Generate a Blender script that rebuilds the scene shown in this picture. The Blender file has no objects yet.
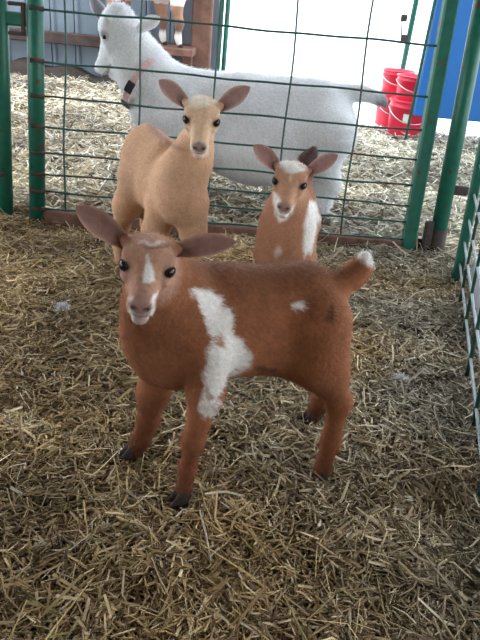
import bpy, math, random
import numpy as np
from mathutils import Vector, Matrix

# ------------------------------------------------------------------ camera, world, exposure
SC = bpy.context.scene
COL = SC.collection
FPX, PITCH, CAMH, ROLL = 620.0, math.radians(28), 0.86, math.radians(5.4)
FW = np.array([0, math.cos(PITCH), -math.sin(PITCH)])
_U0 = np.array([0, math.sin(PITCH), math.cos(PITCH)])
RT = math.cos(ROLL) * np.array([1, 0, 0.]) + math.sin(ROLL) * _U0
UP = -math.sin(ROLL) * np.array([1, 0, 0.]) + math.cos(ROLL) * _U0
CAM = np.array([0, 0, CAMH])
cd = bpy.data.cameras.new('camera')
cam = bpy.data.objects.new('camera', cd)
COL.objects.link(cam)
m = Matrix.Identity(4)
for i in range(3):
    m[i][0] = RT[i]; m[i][1] = UP[i]; m[i][2] = -FW[i]; m[i][3] = CAM[i]
cam.matrix_world = m
cd.sensor_fit = 'VERTICAL'
cd.sensor_height = 24.0
cd.lens = 24.0 * FPX / 640.0
cd.clip_start = 0.02
SC.camera = cam

w = bpy.data.worlds.new('overcast_sky')
SC.world = w
w.use_nodes = True
bg = w.node_tree.nodes['Background']
bg.inputs['Color'].default_value = (0.88, 0.95, 1.0, 1)
bg.inputs['Strength'].default_value = 1.0
SC.view_settings.view_transform = 'Standard'
SC.view_settings.look = 'None'
SC.view_settings.gamma = 1.0
SC.view_settings.use_curve_mapping = False
SC.view_settings.exposure = 2.05

rng = np.random.default_rng(7)
random.seed(7)

# ------------------------------------------------------------------ pixel helpers
def ray(x, y):
    return FW + (x - 240) / FPX * RT - (y - 320) / FPX * UP
def G(x, y, z=0.0):                       # point on the ground (height z) seen at a pixel
    d = ray(x, y); return CAM + d * ((z - CAMH) / d[2])
def A(x, y, Y):                           # point at distance Y seen at a pixel
    d = ray(x, y); return CAM + d * (Y / d[1])
def PX(P):
    v = np.asarray(P) - CAM; q = v @ FW
    return 240 + FPX * (v @ RT) / q, 320 - FPX * (v @ UP) / q
def unit(v):
    v = np.asarray(v, float); return v / np.linalg.norm(v)

def srgb(r, g, b):
    f = lambda c: ((c / 255 + 0.055) / 1.055) ** 2.4 if c > 10 else c / 255 / 12.92
    return np.array([f(r), f(g), f(b)])

# ------------------------------------------------------------------ noise
_perm = rng.random((64, 64, 64)).astype(np.float32)
def noise3(p, s):
    q = np.asarray(p, np.float32) * s + 100.0
    i = np.floor(q).astype(int); f = q - i; f = f * f * (3 - 2 * f)
    out = 0
    for dx in (0, 1):
        for dy in (0, 1):
            for dz in (0, 1):
                wgt = (f[..., 0] if dx else 1 - f[..., 0]) * (f[..., 1] if dy else 1 - f[..., 1]) * (f[..., 2] if dz else 1 - f[..., 2])
                out = out + wgt * _perm[(i[..., 0] + dx) % 64, (i[..., 1] + dy) % 64, (i[..., 2] + dz) % 64]
    return out - 0.5

# ------------------------------------------------------------------ materials
def mat(name, col, rough=0.6, var=0.25, scale=20.0, bump=0.0, metal=0.0, col2=None, thresh=None, attr=False, spec=0.5, sheen=0.0):
    M = bpy.data.materials.new(name); M.use_nodes = True
    nt = M.node_tree; N = nt.nodes; L = nt.links
    b = N['Principled BSDF']
    b.inputs['Roughness'].default_value = rough
    b.inputs['Metallic'].default_value = metal
    b.inputs['Specular IOR Level'].default_value = spec
    if sheen:
        b.inputs['Sheen Weight'].default_value = sheen
        b.inputs['Sheen Roughness'].default_value = 0.5
    tc = N.new('ShaderNodeTexCoord')
    nz = N.new('ShaderNodeTexNoise'); nz.inputs['Scale'].default_value = scale; nz.inputs['Detail'].default_value = 6
    L.new(tc.outputs['Object'], nz.inputs['Vector'])
    mr = N.new('ShaderNodeMapRange')
    mr.inputs['From Min'].default_value = 0.3; mr.inputs['From Max'].default_value = 0.7
    mr.inputs['To Min'].default_value = 1 - var; mr.inputs['To Max'].default_value = 1 + var
    L.new(nz.outputs['Fac'], mr.inputs['Value'])
    mx = N.new('ShaderNodeMix'); mx.data_type = 'RGBA'; mx.blend_type = 'MULTIPLY'
    mx.inputs['Factor'].default_value = 1.0
    if attr:
        at = N.new('ShaderNodeAttribute'); at.attribute_name = 'Col'
        L.new(at.outputs['Color'], mx.inputs[6])
    elif col2 is not None:
        n2 = N.new('ShaderNodeTexNoise'); n2.inputs['Scale'].default_value = thresh[1]; n2.inputs['Detail'].default_value = 5
        L.new(tc.outputs['Object'], n2.inputs['Vector'])
        r2 = N.new('ShaderNodeMapRange'); r2.inputs['From Min'].default_value = thresh[0]; r2.inputs['From Max'].default_value = thresh[0] + 0.05
        L.new(n2.outputs['Fac'], r2.inputs['Value'])
        m2 = N.new('ShaderNodeMix'); m2.data_type = 'RGBA'
        L.new(r2.outputs['Result'], m2.inputs['Factor'])
        m2.inputs[6].default_value = (*col, 1); m2.inputs[7].default_value = (*col2, 1)
        L.new(m2.outputs[2], mx.inputs[6])
    else:
        mx.inputs[6].default_value = (*col, 1)
    L.new(mr.outputs['Result'], mx.inputs[7])
    L.new(mx.outputs[2], b.inputs['Base Color'])
    if bump:
        bp = N.new('ShaderNodeBump'); bp.inputs['Strength'].default_value = bump; bp.inputs['Distance'].default_value = 0.01
        L.new(nz.outputs['Fac'], bp.inputs['Height']); L.new(bp.outputs['Normal'], b.inputs['Normal'])
    return M

MAT = {
    'green': mat('green_paint', (0.005, 0.125, 0.082), 0.42, 0.18, 30, 0.05, col2=(0.10, 0.035, 0.02), thresh=(0.62, 18)),
    'wire': mat('green_wire', (0.02, 0.085, 0.07), 0.45, 0.3, 40, 0.0, col2=(0.10, 0.06, 0.055), thresh=(0.58, 9)),
    'rust': mat('rusty_rail', (0.16, 0.085, 0.065), 0.8, 0.35, 25, 0.3),
    'rustdark': mat('dark_rusty_iron', (0.05, 0.035, 0.03), 0.75, 0.35, 40, 0.3),
    'soil': mat('bedding_soil', (0.075, 0.052, 0.034), 0.95, 0.45, 30, 0.6),
    'dirt_shade': mat('dark_dirt', (0.045, 0.032, 0.026), 0.95, 0.4, 12, 0.6),
    'snow': mat('pale_outdoor_ground', (0.82, 0.83, 0.84), 0.9, 0.05, 3, 0.2),
    'straw': mat('straw', (1, 1, 1), 0.55, 0.12, 60, attr=True, spec=0.3),
    'siding': mat('painted_metal_siding', (0.17, 0.215, 0.265), 0.5, 0.12, 3, 0.05),
    'wood': mat('weathered_brown_wood', (0.17, 0.085, 0.06), 0.8, 0.3, 14, 0.4),
    'darkwood': mat('dark_wood', (0.07, 0.045, 0.04), 0.85, 0.3, 14, 0.4),
    'roof': mat('roof_boards', (0.22, 0.17, 0.13), 0.8, 0.25, 4, 0.3),
    'blue': mat('blue_plastic', (0.004, 0.125, 0.42), 0.4, 0.12, 3, 0.05),
    'red': mat('red_plastic', (0.85, 0.03, 0.08), 0.35, 0.08, 6, 0.03),
    'white': mat('white_paper', (0.8, 0.76, 0.68), 0.7, 0.08, 20),
    'steel': mat('steel_wire', (0.55, 0.55, 0.55), 0.35, 0.1, 20, metal=1.0),
    'galv': mat('galvanised_wire', (0.30, 0.36, 0.37), 0.5, 0.2, 30, metal=0.3),
    'pale': mat('pale_weathered_board', (0.50, 0.53, 0.58), 0.7, 0.15, 12, 0.2),
    'coat': mat('goat_coat', (1, 1, 1), 0.8, 0.10, 130, 0.25, attr=True, spec=0.2, sheen=0.12),
    'fur': mat('goat_fur', (1, 1, 1), 0.8, 0.12, 130, attr=True, spec=0.15),
    'hoof': mat('hoof_horn', (0.028, 0.016, 0.013), 0.75, 0.3, 60, 0.2),
    'eye': mat('dark_goat_eye', (0.010, 0.006, 0.005), 0.16, 0.2, 60, spec=0.35),
    'lid': mat('dark_eyelid_skin', (0.03, 0.017, 0.014), 0.9, 0.2, 60),
    'pink': mat('pink_webbing', (0.68, 0.45, 0.45), 0.8, 0.15, 80, 0.2),
    'black': mat('black_buckle_plastic', (0.02, 0.02, 0.03), 0.45, 0.2, 50),
    'fluff': mat('white_fluff', (0.74, 0.74, 0.78), 0.9, 0.1, 50),
}

# ------------------------------------------------------------------ object helpers
def add_obj(name, me, material, parent=None, smooth=False):
    o = bpy.data.objects.new(name, me)
    if material: me.materials.clear(); me.materials.append(material)
    COL.objects.link(o)
    if parent is not None: o.parent = parent
    if smooth: me.polygons.foreach_set('use_smooth', np.ones(len(me.polygons), bool))
    return o
def np_mesh(name, V, quads=None, tris=None, C=None):
    """fast mesh from arrays, with an optional colour per vertex"""
    V = np.asarray(V, np.float32)
    fl = []; st = []; n = 0
    if quads is not None and len(quads):
        q = np.asarray(quads, np.int32); fl.append(q.ravel()); st.append(np.full(len(q), 4)); n += len(q)
    if tris is not None and len(tris):
        t = np.asarray(tris, np.int32); fl.append(t.ravel()); st.append(np.full(len(t), 3)); n += len(t)
    loops = np.concatenate(fl); tot = np.concatenate(st)
    me = bpy.data.meshes.new(name)
    me.vertices.add(len(V)); me.vertices.foreach_set('co', V.ravel())
    me.loops.add(len(loops)); me.loops.foreach_set('vertex_index', loops)
    me.polygons.add(n)
    me.polygons.foreach_set('loop_start', np.concatenate([[0], np.cumsum(tot)[:-1]]).astype(np.int32))
    me.polygons.foreach_set('loop_total', tot.astype(np.int32))
    me.update(calc_edges=True); me.validate()
    if C is not None:
        a = me.color_attributes.new('Col', 'FLOAT_COLOR', 'POINT')
        c4 = np.ones((len(V), 4), np.float32); c4[:, :3] = C
        a.data.foreach_set('color', c4.ravel())
    return me
def empty(name, loc):
    o = bpy.data.objects.new(name, None); o.empty_display_size = 0.1
    o.location = Vector([float(c) for c in loc]); COL.objects.link(o); return o
def tag(o, label, cat, group=None):
    o['label'] = label; o['category'] = cat
    if group: o['group'] = group
    return o
def struct(o, label=None):
    o['kind'] = 'structure'
    if label: o['label'] = label
    return o

class MB:
    """collects shapes and links them as one mesh"""
    def __init__(s): s.V = []; s.F = []
    def add(s, V, F):
        n = len(s.V); s.V += [tuple(float(c) for c in v) for v in V]; s.F += [tuple(i + n for i in f) for f in F]; return s
    def box(s, c, d, ax=None, bev=0.0):
        """box centred at c with sizes d along the axes ax (rows); edges chamfered by bev"""
        ax = np.eye(3) if ax is None else np.asarray(ax); c = np.asarray(c, float); h = np.asarray(d, float) / 2
        if bev <= 0:
            V = [c + ax.T @ (h * np.array(q)) for q in [(-1,-1,-1),(1,-1,-1),(1,1,-1),(-1,1,-1),(-1,-1,1),(1,-1,1),(1,1,1),(-1,1,1)]]
            return s.add(V, [(0,3,2,1),(4,5,6,7),(0,1,5,4),(1,2,6,5),(2,3,7,6),(3,0,4,7)])
        b = min(bev, h.min() * 0.6)
        def ring(z, k):
            x, y = h[0] - k, h[1] - k
            P = [(-x + b, -y), (x - b, -y), (x, -y + b), (x, y - b), (x - b, y), (-x + b, y), (-x, y - b), (-x, -y + b)]
            return [c + ax.T @ np.array([p[0], p[1], z]) for p in P]
        R = [ring(-h[2], b), ring(-h[2] + b, 0), ring(h[2] - b, 0), ring(h[2], b)]
        V = [p for r in R for p in r]; F = []
        for i in range(3):
            for j in range(8):
                F.append((i*8+j, i*8+(j+1) % 8, (i+1)*8+(j+1) % 8, (i+1)*8+j))
        F.append(tuple(range(7, -1, -1))); F.append(tuple(range(24, 32)))
        return s.add(V, F)
    def tube(s, pts, r, n=10, cap=True):
        pts = [np.asarray(p, float) for p in pts]; r = [r] * len(pts) if np.isscalar(r) else r
        V = []; F = []; prev = None
        for i, p in enumerate(pts):
            d = unit(pts[min(i+1, len(pts)-1)] - pts[max(i-1, 0)])
            if prev is None: a = unit(np.cross(d, (0.31, 0.2, 0.93) if abs(d[2]) < 0.9 else (1, 0.1, 0)))
            else: a = unit(prev - d * (prev @ d))
            prev = a; b = np.cross(d, a)
            for j in range(n):
                t = 2 * math.pi * j / n; V.append(p + r[i] * (math.cos(t) * a + math.sin(t) * b))
        for i in range(len(pts) - 1):
            for j in range(n): F.append((i*n+j, i*n+(j+1) % n, (i+1)*n+(j+1) % n, (i+1)*n+j))
        if cap: F.append(tuple(range(n-1, -1, -1))); F.append(tuple(range((len(pts)-1)*n, len(pts)*n)))
        return s.add(V, F)
    def lathe(s, prof, c, n=32):
        V = []; F = []; c = np.asarray(c, float)
        for (r, z) in prof:
            for j in range(n):
                t = 2 * math.pi * j / n; V.append(c + np.array([r * math.cos(t), r * math.sin(t), z]))
        for i in range(len(prof) - 1):
            for j in range(n): F.append((i*n+j, i*n+(j+1) % n, (i+1)*n+(j+1) % n, (i+1)*n+j))
        return s.add(V, F)
    def build(s, name, material, parent=None, smooth=False):
        V = s.V
        if parent is not None:
            off = parent.location
            pp = parent.parent
            o3 = np.array(off) + (np.array(pp.location) if pp is not None else 0)
            V = [(v[0]-o3[0], v[1]-o3[1], v[2]-o3[2]) for v in V]
        me = bpy.data.meshes.new(name); me.from_pydata(V, [], s.F); me.update()
        return add_obj(name, me, material, parent, smooth)

# ------------------------------------------------------------------ the setting
def height(x, y):
    p = np.stack([np.asarray(x, float), np.asarray(y, float), np.zeros_like(np.asarray(x, float))], -1)
    return 0.035 * noise3(p, 4.0) + 0.022 * noise3(p, 11.0) + 0.012 * noise3(p, 26)

def grid_ground(name, x0, x1, y0, y1, step, z, material, hs=1.0):
    xs = np.arange(x0, x1 + 1e-6, step); ys = np.arange(y0, y1 + 1e-6, step)
    X, Y = np.meshgrid(xs, ys); Z = z + hs * height(X, Y) - 0.2 * np.clip((Y - 5.0) / 0.15, 0, 1) * (X > -0.3)
    V = np.stack([X, Y, Z], -1).reshape(-1, 3); nx = len(xs); ny = len(ys)
    i = (np.arange(ny - 1)[:, None] * nx + np.arange(nx - 1)[None]).ravel()
    return add_obj(name, np_mesh(name, V, np.stack([i, i + 1, i + 1 + nx, i + nx], -1)), material, smooth=True)

floor = struct(grid_ground('floor', -3.6, 3.2, -2.5, 6.3, 0.04, -0.022, MAT['soil']))
out = MB(); out.box((8, 22.0, -0.10), (90, 44, 0.1))
struct(out.build('ground_outside', MAT['snow']))

# back wall of metal siding at the left, with its rail and corner post
WY = 6.35
wall = MB(); wall.box((-2.55, WY + 0.06, 1.25), (3.9, 0.06, 2.7)); wall = struct(wall.build('wall_back', MAT['darkwood']))
def siding_panel(x, wd):
    P = MB(); n = [(0, 0), (0.08*wd, -0.022), (0.16*wd, -0.022), (0.24*wd, 0), (0.96*wd, 0)]
    V = []; F = []
    for (dx, dy) in n:
        V += [(x + dx, WY + dy, -0.1), (x + dx, WY + dy, 2.6)]
    V += [(v[0], v[1] + 0.012, v[2]) for v in V]; k = len(n) * 2
    for i in range(len(n) - 1):
        F += [(2*i, 2*i+2, 2*i+3, 2*i+1), (k+2*i+1, k+2*i+3, k+2*i+2, k+2*i)]
    F += [(0, 1, k+1, k), (2*len(n)-2, k+2*len(n)-2, k+2*len(n)-1, 2*len(n)-1)]
    return P.add(V, F)
x = -4.5
while x < -0.62:
    siding_panel(x, 0.225).build('panel', MAT['siding'], wall); x += 0.225
rail = MB(); rz = A(60, 38, WY - 0.08)[2]
rail.box((-2.55, WY - 0.075, rz), (3.9, 0.09, 0.10), bev=0.008); struct(rail.build('trim_1', MAT['darkwood']), 'dark wooden rail running along the metal wall')
pc = A(202, 30, WY - 0.1)
pst = MB(); pst.box((pc[0], WY - 0.08, 1.25), (0.18, 0.18, 2.8), bev=0.012)
struct(pst.build('trim_2', MAT['wood']), 'brown wooden corner post at the end of the metal wall')

# unseen board wall added behind the camera to cut the frontal light
fw_ = MB(); fw_.box((-0.6, -2.55, 1.32), (8.4, 0.04, 2.8)); fw_ = struct(fw_.build('wall_light_block', MAT['roof']))
for k in range(28):
    MB().box((-4.65 + 0.3 * k, -2.515, 1.32), (0.285, 0.025, 2.8)).build('plank', MAT['roof'], fw_)
# unseen roof shading the pen, cut short at the back for sky light
roof = MB(); roof.box((-0.6, 0.1, 2.75), (8.4, 6.4, 0.05)); roof = struct(roof.build('ceiling', MAT['roof']))
for k in range(6):
    MB().box((-0.6, -2.9 + 1.1 * k, 2.66), (8.4, 0.06, 0.14)).build('rafter', MAT['roof'], roof)

# ------------------------------------------------------------------ implicit-surface bodies (one continuous mesh)
class SDF:
    def __init__(s): s.P = []
    def cone(s, a, b, ra, rb, k=0.02, sq=None, f=1.0):
        """tapered capsule; sq=(axis, f) squeezes it along an axis"""
        a = np.asarray(a, float); b = np.asarray(b, float)
        g = max(1.0, sq[1]) if sq else 1.0
        r = max(ra, rb) * g
        s.P.append(('c', a, b, ra, rb, k, sq, np.minimum(a, b) - r, np.maximum(a, b) + r))
    def chain(s, pts, k=0.02):
        """pts: list of (point, radius)"""
        for (a, ra), (b, rb) in zip(pts[:-1], pts[1:]): s.cone(a, b, ra, rb, k)
    def ell(s, c, r, ax=None, k=0.03):
        c = np.asarray(c, float); r = np.asarray(r, float); ax = np.eye(3) if ax is None else np.asarray(ax)
        m_ = np.sqrt(((ax * r[:, None]) ** 2).sum(0))
        s.P.append(('e', c, ax, r, None, k, None, c - m_, c + m_))
    def mesh(s, h):
        lo = np.min([p[7] for p in s.P], 0) - 4 * h; hi = np.max([p[8] for p in s.P], 0) + 4 * h
        n = np.ceil((hi - lo) / h).astype(int) + 1
        F = np.full(n, 1.0, np.float32)
        gx = [lo[i] + h * np.arange(n[i]) for i in range(3)]
        for p in s.P:
            k = p[5]; e = k + 3 * h
            a = np.maximum(((p[7] - e - lo) / h).astype(int), 0); b = np.minimum(((p[8] + e - lo) / h).astype(int) + 2, n)
            sl = tuple(slice(a[i], b[i]) for i in range(3))
            X = np.stack(np.meshgrid(*[gx[i][sl[i]] for i in range(3)], indexing='ij'), -1).astype(np.float32)
            if p[0] == 'c':
                q = X - p[1].astype(np.float32)
                ab = (p[2] - p[1]).astype(np.float32)
                if p[6]:
                    u = unit(p[6][0]).astype(np.float32); fct = p[6][1]
                    q = q - (q @ u)[..., None] * u * (1 - 1 / fct); ab = ab - (ab @ u) * u * (1 - 1 / fct)
                t = np.clip((q @ ab) / max(float(ab @ ab), 1e-9), 0, 1)
                d = np.linalg.norm(q - t[..., None] * ab, axis=-1) - (p[3] + (p[4] - p[3]) * t)
            else:
                q = (X - p[1].astype(np.float32)) @ p[2].T.astype(np.float32)
                k0 = np.linalg.norm(q / p[3], axis=-1); k1 = np.linalg.norm(q / p[3] ** 2, axis=-1)
                d = k0 * (k0 - 1) / np.maximum(k1, 1e-6)
            c = F[sl]; hh = np.maximum(k - np.abs(c - d), 0) / k
            F[sl] = np.minimum(c, d) - hh * hh * k * 0.25
        return nets(F, lo, h)

def nets(F, lo, h):
    S = F < 0; n = np.array(F.shape)
    cnt = np.zeros(n - 1, np.float32); acc = np.zeros((*(n - 1), 3), np.float32)
    cr = [(i, j, k) for i in (0, 1) for j in (0, 1) for k in (0, 1)]
    def sub(M, c): return M[c[0]:n[0]-1+c[0], c[1]:n[1]-1+c[1], c[2]:n[2]-1+c[2]]
    any_ = np.zeros(n - 1, bool); all_ = np.ones(n - 1, bool)
    for c in cr: any_ |= sub(S, c); all_ &= sub(S, c)
    I = np.argwhere(any_ & ~all_)
    def at(c): return F[I[:, 0] + c[0], I[:, 1] + c[1], I[:, 2] + c[2]]
    val = {c: at(c) for c in cr}
    P = np.zeros((len(I), 3)); cn = np.zeros(len(I))
    for c in cr:
        for ax in range(3):
            if c[ax]: continue
            c2 = list(c); c2[ax] = 1; c2 = tuple(c2)
            a, b = val[c], val[c2]; mk = (a < 0) != (b < 0)
            t = np.where(mk, a / np.where(mk, a - b, 1), 0)
            pos = np.tile(np.array(c, float), (len(I), 1)); pos[:, ax] += t
            P[mk] += pos[mk]; cn[mk] += 1
    P = (P / cn[:, None] + I) * h + lo
    idx = np.full(n - 1, -1, np.int64); idx[I[:, 0], I[:, 1], I[:, 2]] = np.arange(len(I))
    Q = []
    for ax in range(3):
        o1, o2 = [a for a in range(3) if a != ax]
        sA = [slice(None)] * 3; sB = [slice(None)] * 3
        sA[ax] = slice(0, n[ax] - 1); sB[ax] = slice(1, n[ax])
        ch = S[tuple(sA)] != S[tuple(sB)]
        E_ = np.argwhere(ch)
        ok = (E_[:, o1] > 0) & (E_[:, o2] > 0) & (E_[:, o1] < n[o1] - 1) & (E_[:, o2] < n[o2] - 1)
        E_ = E_[ok]; ins = S[E_[:, 0], E_[:, 1], E_[:, 2]]
        def cell(d1, d2):
            c = E_.copy(); c[:, o1] -= d1; c[:, o2] -= d2; return idx[c[:, 0], c[:, 1], c[:, 2]]
        q = np.stack([cell(1, 1), cell(0, 1), cell(0, 0), cell(1, 0)], -1)
        fl = ins if ax != 1 else ~ins
        q[~fl] = q[~fl][:, ::-1]
        Q.append(q)
    return P, np.concatenate(Q)

def relax(V, Q, it=2, lam=0.5):
    for _ in range(it):
        s = np.zeros_like(V); c = np.zeros(len(V))
        for a, b in ((0, 1), (1, 2), (2, 3), (3, 0)):
            np.add.at(s, Q[:, a], V[Q[:, b]]); np.add.at(c, Q[:, a], 1)
            np.add.at(s, Q[:, b], V[Q[:, a]]); np.add.at(c, Q[:, b], 1)
        V = V + lam * (s / np.maximum(c, 1)[:, None] - V)
    return V
def vnormals(V, Q):
    nrm = np.cross(V[Q[:, 2]] - V[Q[:, 0]], V[Q[:, 3]] - V[Q[:, 1]])
    o = np.zeros_like(V)
    for i in range(4): np.add.at(o, Q[:, i], nrm)
    return o / np.maximum(np.linalg.norm(o, axis=1), 1e-12)[:, None]

# ------------------------------------------------------------------ goat anatomy
def head_frame(px, Y, tilt, phi, yaw=0.0):
    """a head that looks at the viewer: o between the eyes, n = nose direction, s = side, u = up"""
    o = A(px[0], px[1], Y); v = unit(CAM - o)
    dn = -UP + v * (UP @ v); dn = unit(dn); sd = np.cross(dn, v)        # sd: image right or left
    if sd @ RT < 0: sd = -sd
    t = math.radians(tilt); d2 = math.cos(t) * dn - math.sin(t) * sd; s2 = math.cos(t) * sd + math.sin(t) * dn
    yw = math.radians(yaw); v2 = math.cos(yw) * v + math.sin(yw) * s2; s3 = math.cos(yw) * s2 - math.sin(yw) * v
    p = math.radians(phi)
    n = math.cos(p) * v2 + math.sin(p) * d2; u = -math.cos(p) * d2 + math.sin(p) * v2
    return dict(o=o, n=unit(n), s=unit(s3), u=unit(u))
def H(fr, sc, n, s, u): return fr['o'] + sc * (n * fr['n'] + s * fr['s'] + u * fr['u'])

def add_head(S, fr, sc, long=1.0):
    ax = np.array([fr['n'], fr['s'], fr['u']])
    h = lambda n, s, u: H(fr, sc, n * (long if n > 0 else 1), s, u)
    k = lambda v: v * sc
    E = lambda c, r, kk=0.012: S.ell(h(*c), np.array(r) * sc, ax, k(kk))
    E((-0.022, 0, 0.003), (0.042, 0.038, 0.035))                       # cranium
    E((-0.003, 0, 0.010), (0.026, 0.031, 0.024))                       # forehead
    S.cone(h(0.0, 0, -0.010), h(0.062, 0, -0.020), k(0.0300), k(0.0190), k(0.014), (fr['s'], 0.92))   # face
    E((0.066, 0, -0.014), (0.017, 0.0185, 0.013), 0.008)               # nose
    for q in (-1, 1):
        E((0.073, q * 0.0085, -0.0135), (0.0085, 0.0085, 0.0080), 0.005)   # nostril wings
        E((0.061, q * 0.0105, -0.028), (0.016, 0.0105, 0.0095), 0.006)       # upper lips
        E((-0.014, q * 0.017, -0.025), (0.029, 0.014, 0.020), 0.014)       # cheeks
        E((-0.002, q * 0.0305, 0.0150), (0.016, 0.0085, 0.0075), 0.010)      # brows
        E((0.010, q * 0.029, -0.009), (0.018, 0.009, 0.009), 0.010)        # cheekbones
        S.cone(h(-0.030, q * 0.026, 0.016), h(-0.031, q * 0.040, 0.020), k(0.012), k(0.008), k(0.012))  # ear roots
    S.cone(h(-0.012, 0, -0.036), h(0.056, 0, -0.0400), k(0.019), k(0.0120), k(0.008), (fr['s'], 1.1))   # lower jaw
    E((0.0630, 0, -0.0465), (0.013, 0.0125, 0.0090), 0.004)             # chin

def ear_geo(base, tip, width, face, thick=0.004, cup=0.45, bend=0.0):
    """leaf-shaped cupped ear; face = direction its hollow looks to. Returns V, quads, inner mask, param"""
    base = np.asarray(base); tip = np.asarray(tip); L = tip - base; ln = np.linalg.norm(L); d = L / ln
    f = unit(np.asarray(face) - d * (np.asarray(face) @ d)); c = np.cross(d, f)
    nu, nv = 22, 11
    us = np.linspace(0, 1, nu); vs = np.linspace(-1, 1, nv)
    prof = np.interp(us, [0, 0.08, 0.2, 0.4, 0.55, 0.7, 0.82, 0.91, 0.965, 1.0], [0.62, 0.68, 0.84, 0.99, 1.0, 0.88, 0.66, 0.42, 0.24, 0.05])
    V = []; inn = []
    for side in (1, -1):
        for i, u_ in enumerate(us):
            for v_ in vs:
                wv = prof[i] * width / 2 * v_
                curl = cup * width * (v_ ** 2) * prof[i] * (1.0 - 0.45 * u_)
                th = thick * (1 - abs(v_) ** 4) * side * 0.5
                p = base + d * ln * u_ + c * wv * (1 - 0.18 * (1 - u_)) + f * (curl + th - cup * width * 0.45 * (1 - u_)) + f * bend * ln * u_ ** 2
                V.append(p); inn.append(side > 0)
    V = np.array(V); Q = []
    for s_ in (0, 1):
        o = s_ * nu * nv
        for i in range(nu - 1):
            for j in range(nv - 1):
                q = [o + i*nv + j, o + i*nv + j + 1, o + (i+1)*nv + j + 1, o + (i+1)*nv + j]
                Q.append(q if s_ == 0 else q[::-1])
    return V, np.array(Q), np.array(inn), np.tile(np.repeat(us, nv), 2), np.tile(np.tile(vs, nu), 2)

def poly_sd(P, poly):
    """signed distance (negative inside) from 2-D points to a polygon"""
    poly = np.asarray(poly, float); d = np.full(len(P), 1e9); ins = np.zeros(len(P), bool)
    for a, b in zip(poly, np.roll(poly, -1, 0)):
        e = b - a; w_ = P - a; t = np.clip((w_ @ e) / (e @ e), 0, 1)
        d = np.minimum(d, np.linalg.norm(w_ - t[:, None] * e, axis=1))
        c = (a[1] <= P[:, 1]) != (b[1] <= P[:, 1])
        xx = a[0] + (P[:, 1] - a[1]) / (e[1] if e[1] else 1e-9) * e[0]
        ins ^= c & (P[:, 0] < xx)
    return np.where(ins, -d, d)
def blend(C, m_, col):
    m_ = np.clip(m_, 0, 1)[:, None]; return C * (1 - m_) + np.asarray(col) * m_
def sstep(d, w_): return np.clip(0.5 - d / w_, 0, 1)

def hoof(parent, p, fwd, size, lift=0.0):
    """cloven hoof: two toes side by side, sole on the ground at p"""
    fwd = unit([fwd[0], fwd[1], 0]); sd = np.array([-fwd[1], fwd[0], 0]); m_ = MB(); p = np.asarray(p, float)
    for q in (-1, 1):
        c = p + sd * q * size * 0.30
        rows = [(0.0, 0.62, 0.30, 0.25), (0.35, 0.56, 0.29, 0.12), (0.8, 0.42, 0.26, -0.05), (1.05, 0.30, 0.2, -0.12)]
        V = []; F = []; n = 10
        for (z, ln, wd, sh) in rows:
            for j in range(n):
                t = 2 * math.pi * j / n; e = math.cos(t)
                V.append(c + fwd * size * (sh + ln * (e if e < 0 else e * 1.0)) + sd * size * wd * math.sin(t) * (1 - 0.35 * max(e, 0)) + np.array([0, 0, z * size]))
        for i in range(3):
            for j in range(n): F.append((i*n+j, i*n+(j+1) % n, (i+1)*n+(j+1) % n, (i+1)*n+j))
        F.append(tuple(range(n-1, -1, -1))); F.append(tuple(range(3*n, 4*n)))
        m_.add(V, F)
    return m_.build('hoof', MAT['hoof'], parent, True)

def eyeball(parent, c, r, out, fr):
    """eye with dark lids round it"""
    m_ = MB(); n = 14; V = []; F = []; out = unit(out); a = unit(np.cross(out, fr['u'])); b = np.cross(out, a)
    for i in range(9):
        t = math.pi * i / 8
        for j in range(n):
            s_ = 2 * math.pi * j / n; rr = max(math.sin(t), 0.01) * r
            V.append(c + out * math.cos(t) * r + (a * math.cos(s_) * 1.15 + b * math.sin(s_)) * rr)
    for i in range(8):
        for j in range(n): F.append((i*n+j, (i+1)*n+j, (i+1)*n+(j+1) % n, i*n+(j+1) % n))
    m_.add(V, F); e = m_.build('eye', MAT['eye'], parent, True)
    l = MB(); pts = [c + out * r * 0.45 + (a * math.cos(t) * 1.22 + b * math.sin(t) * 1.0) * r * 0.95 for t in np.linspace(0, 2 * math.pi, 17)]
    l.tube(pts, r * 0.13, 6, False); l.build('eyelid', MAT['lid'], e, True)
    return e

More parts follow.
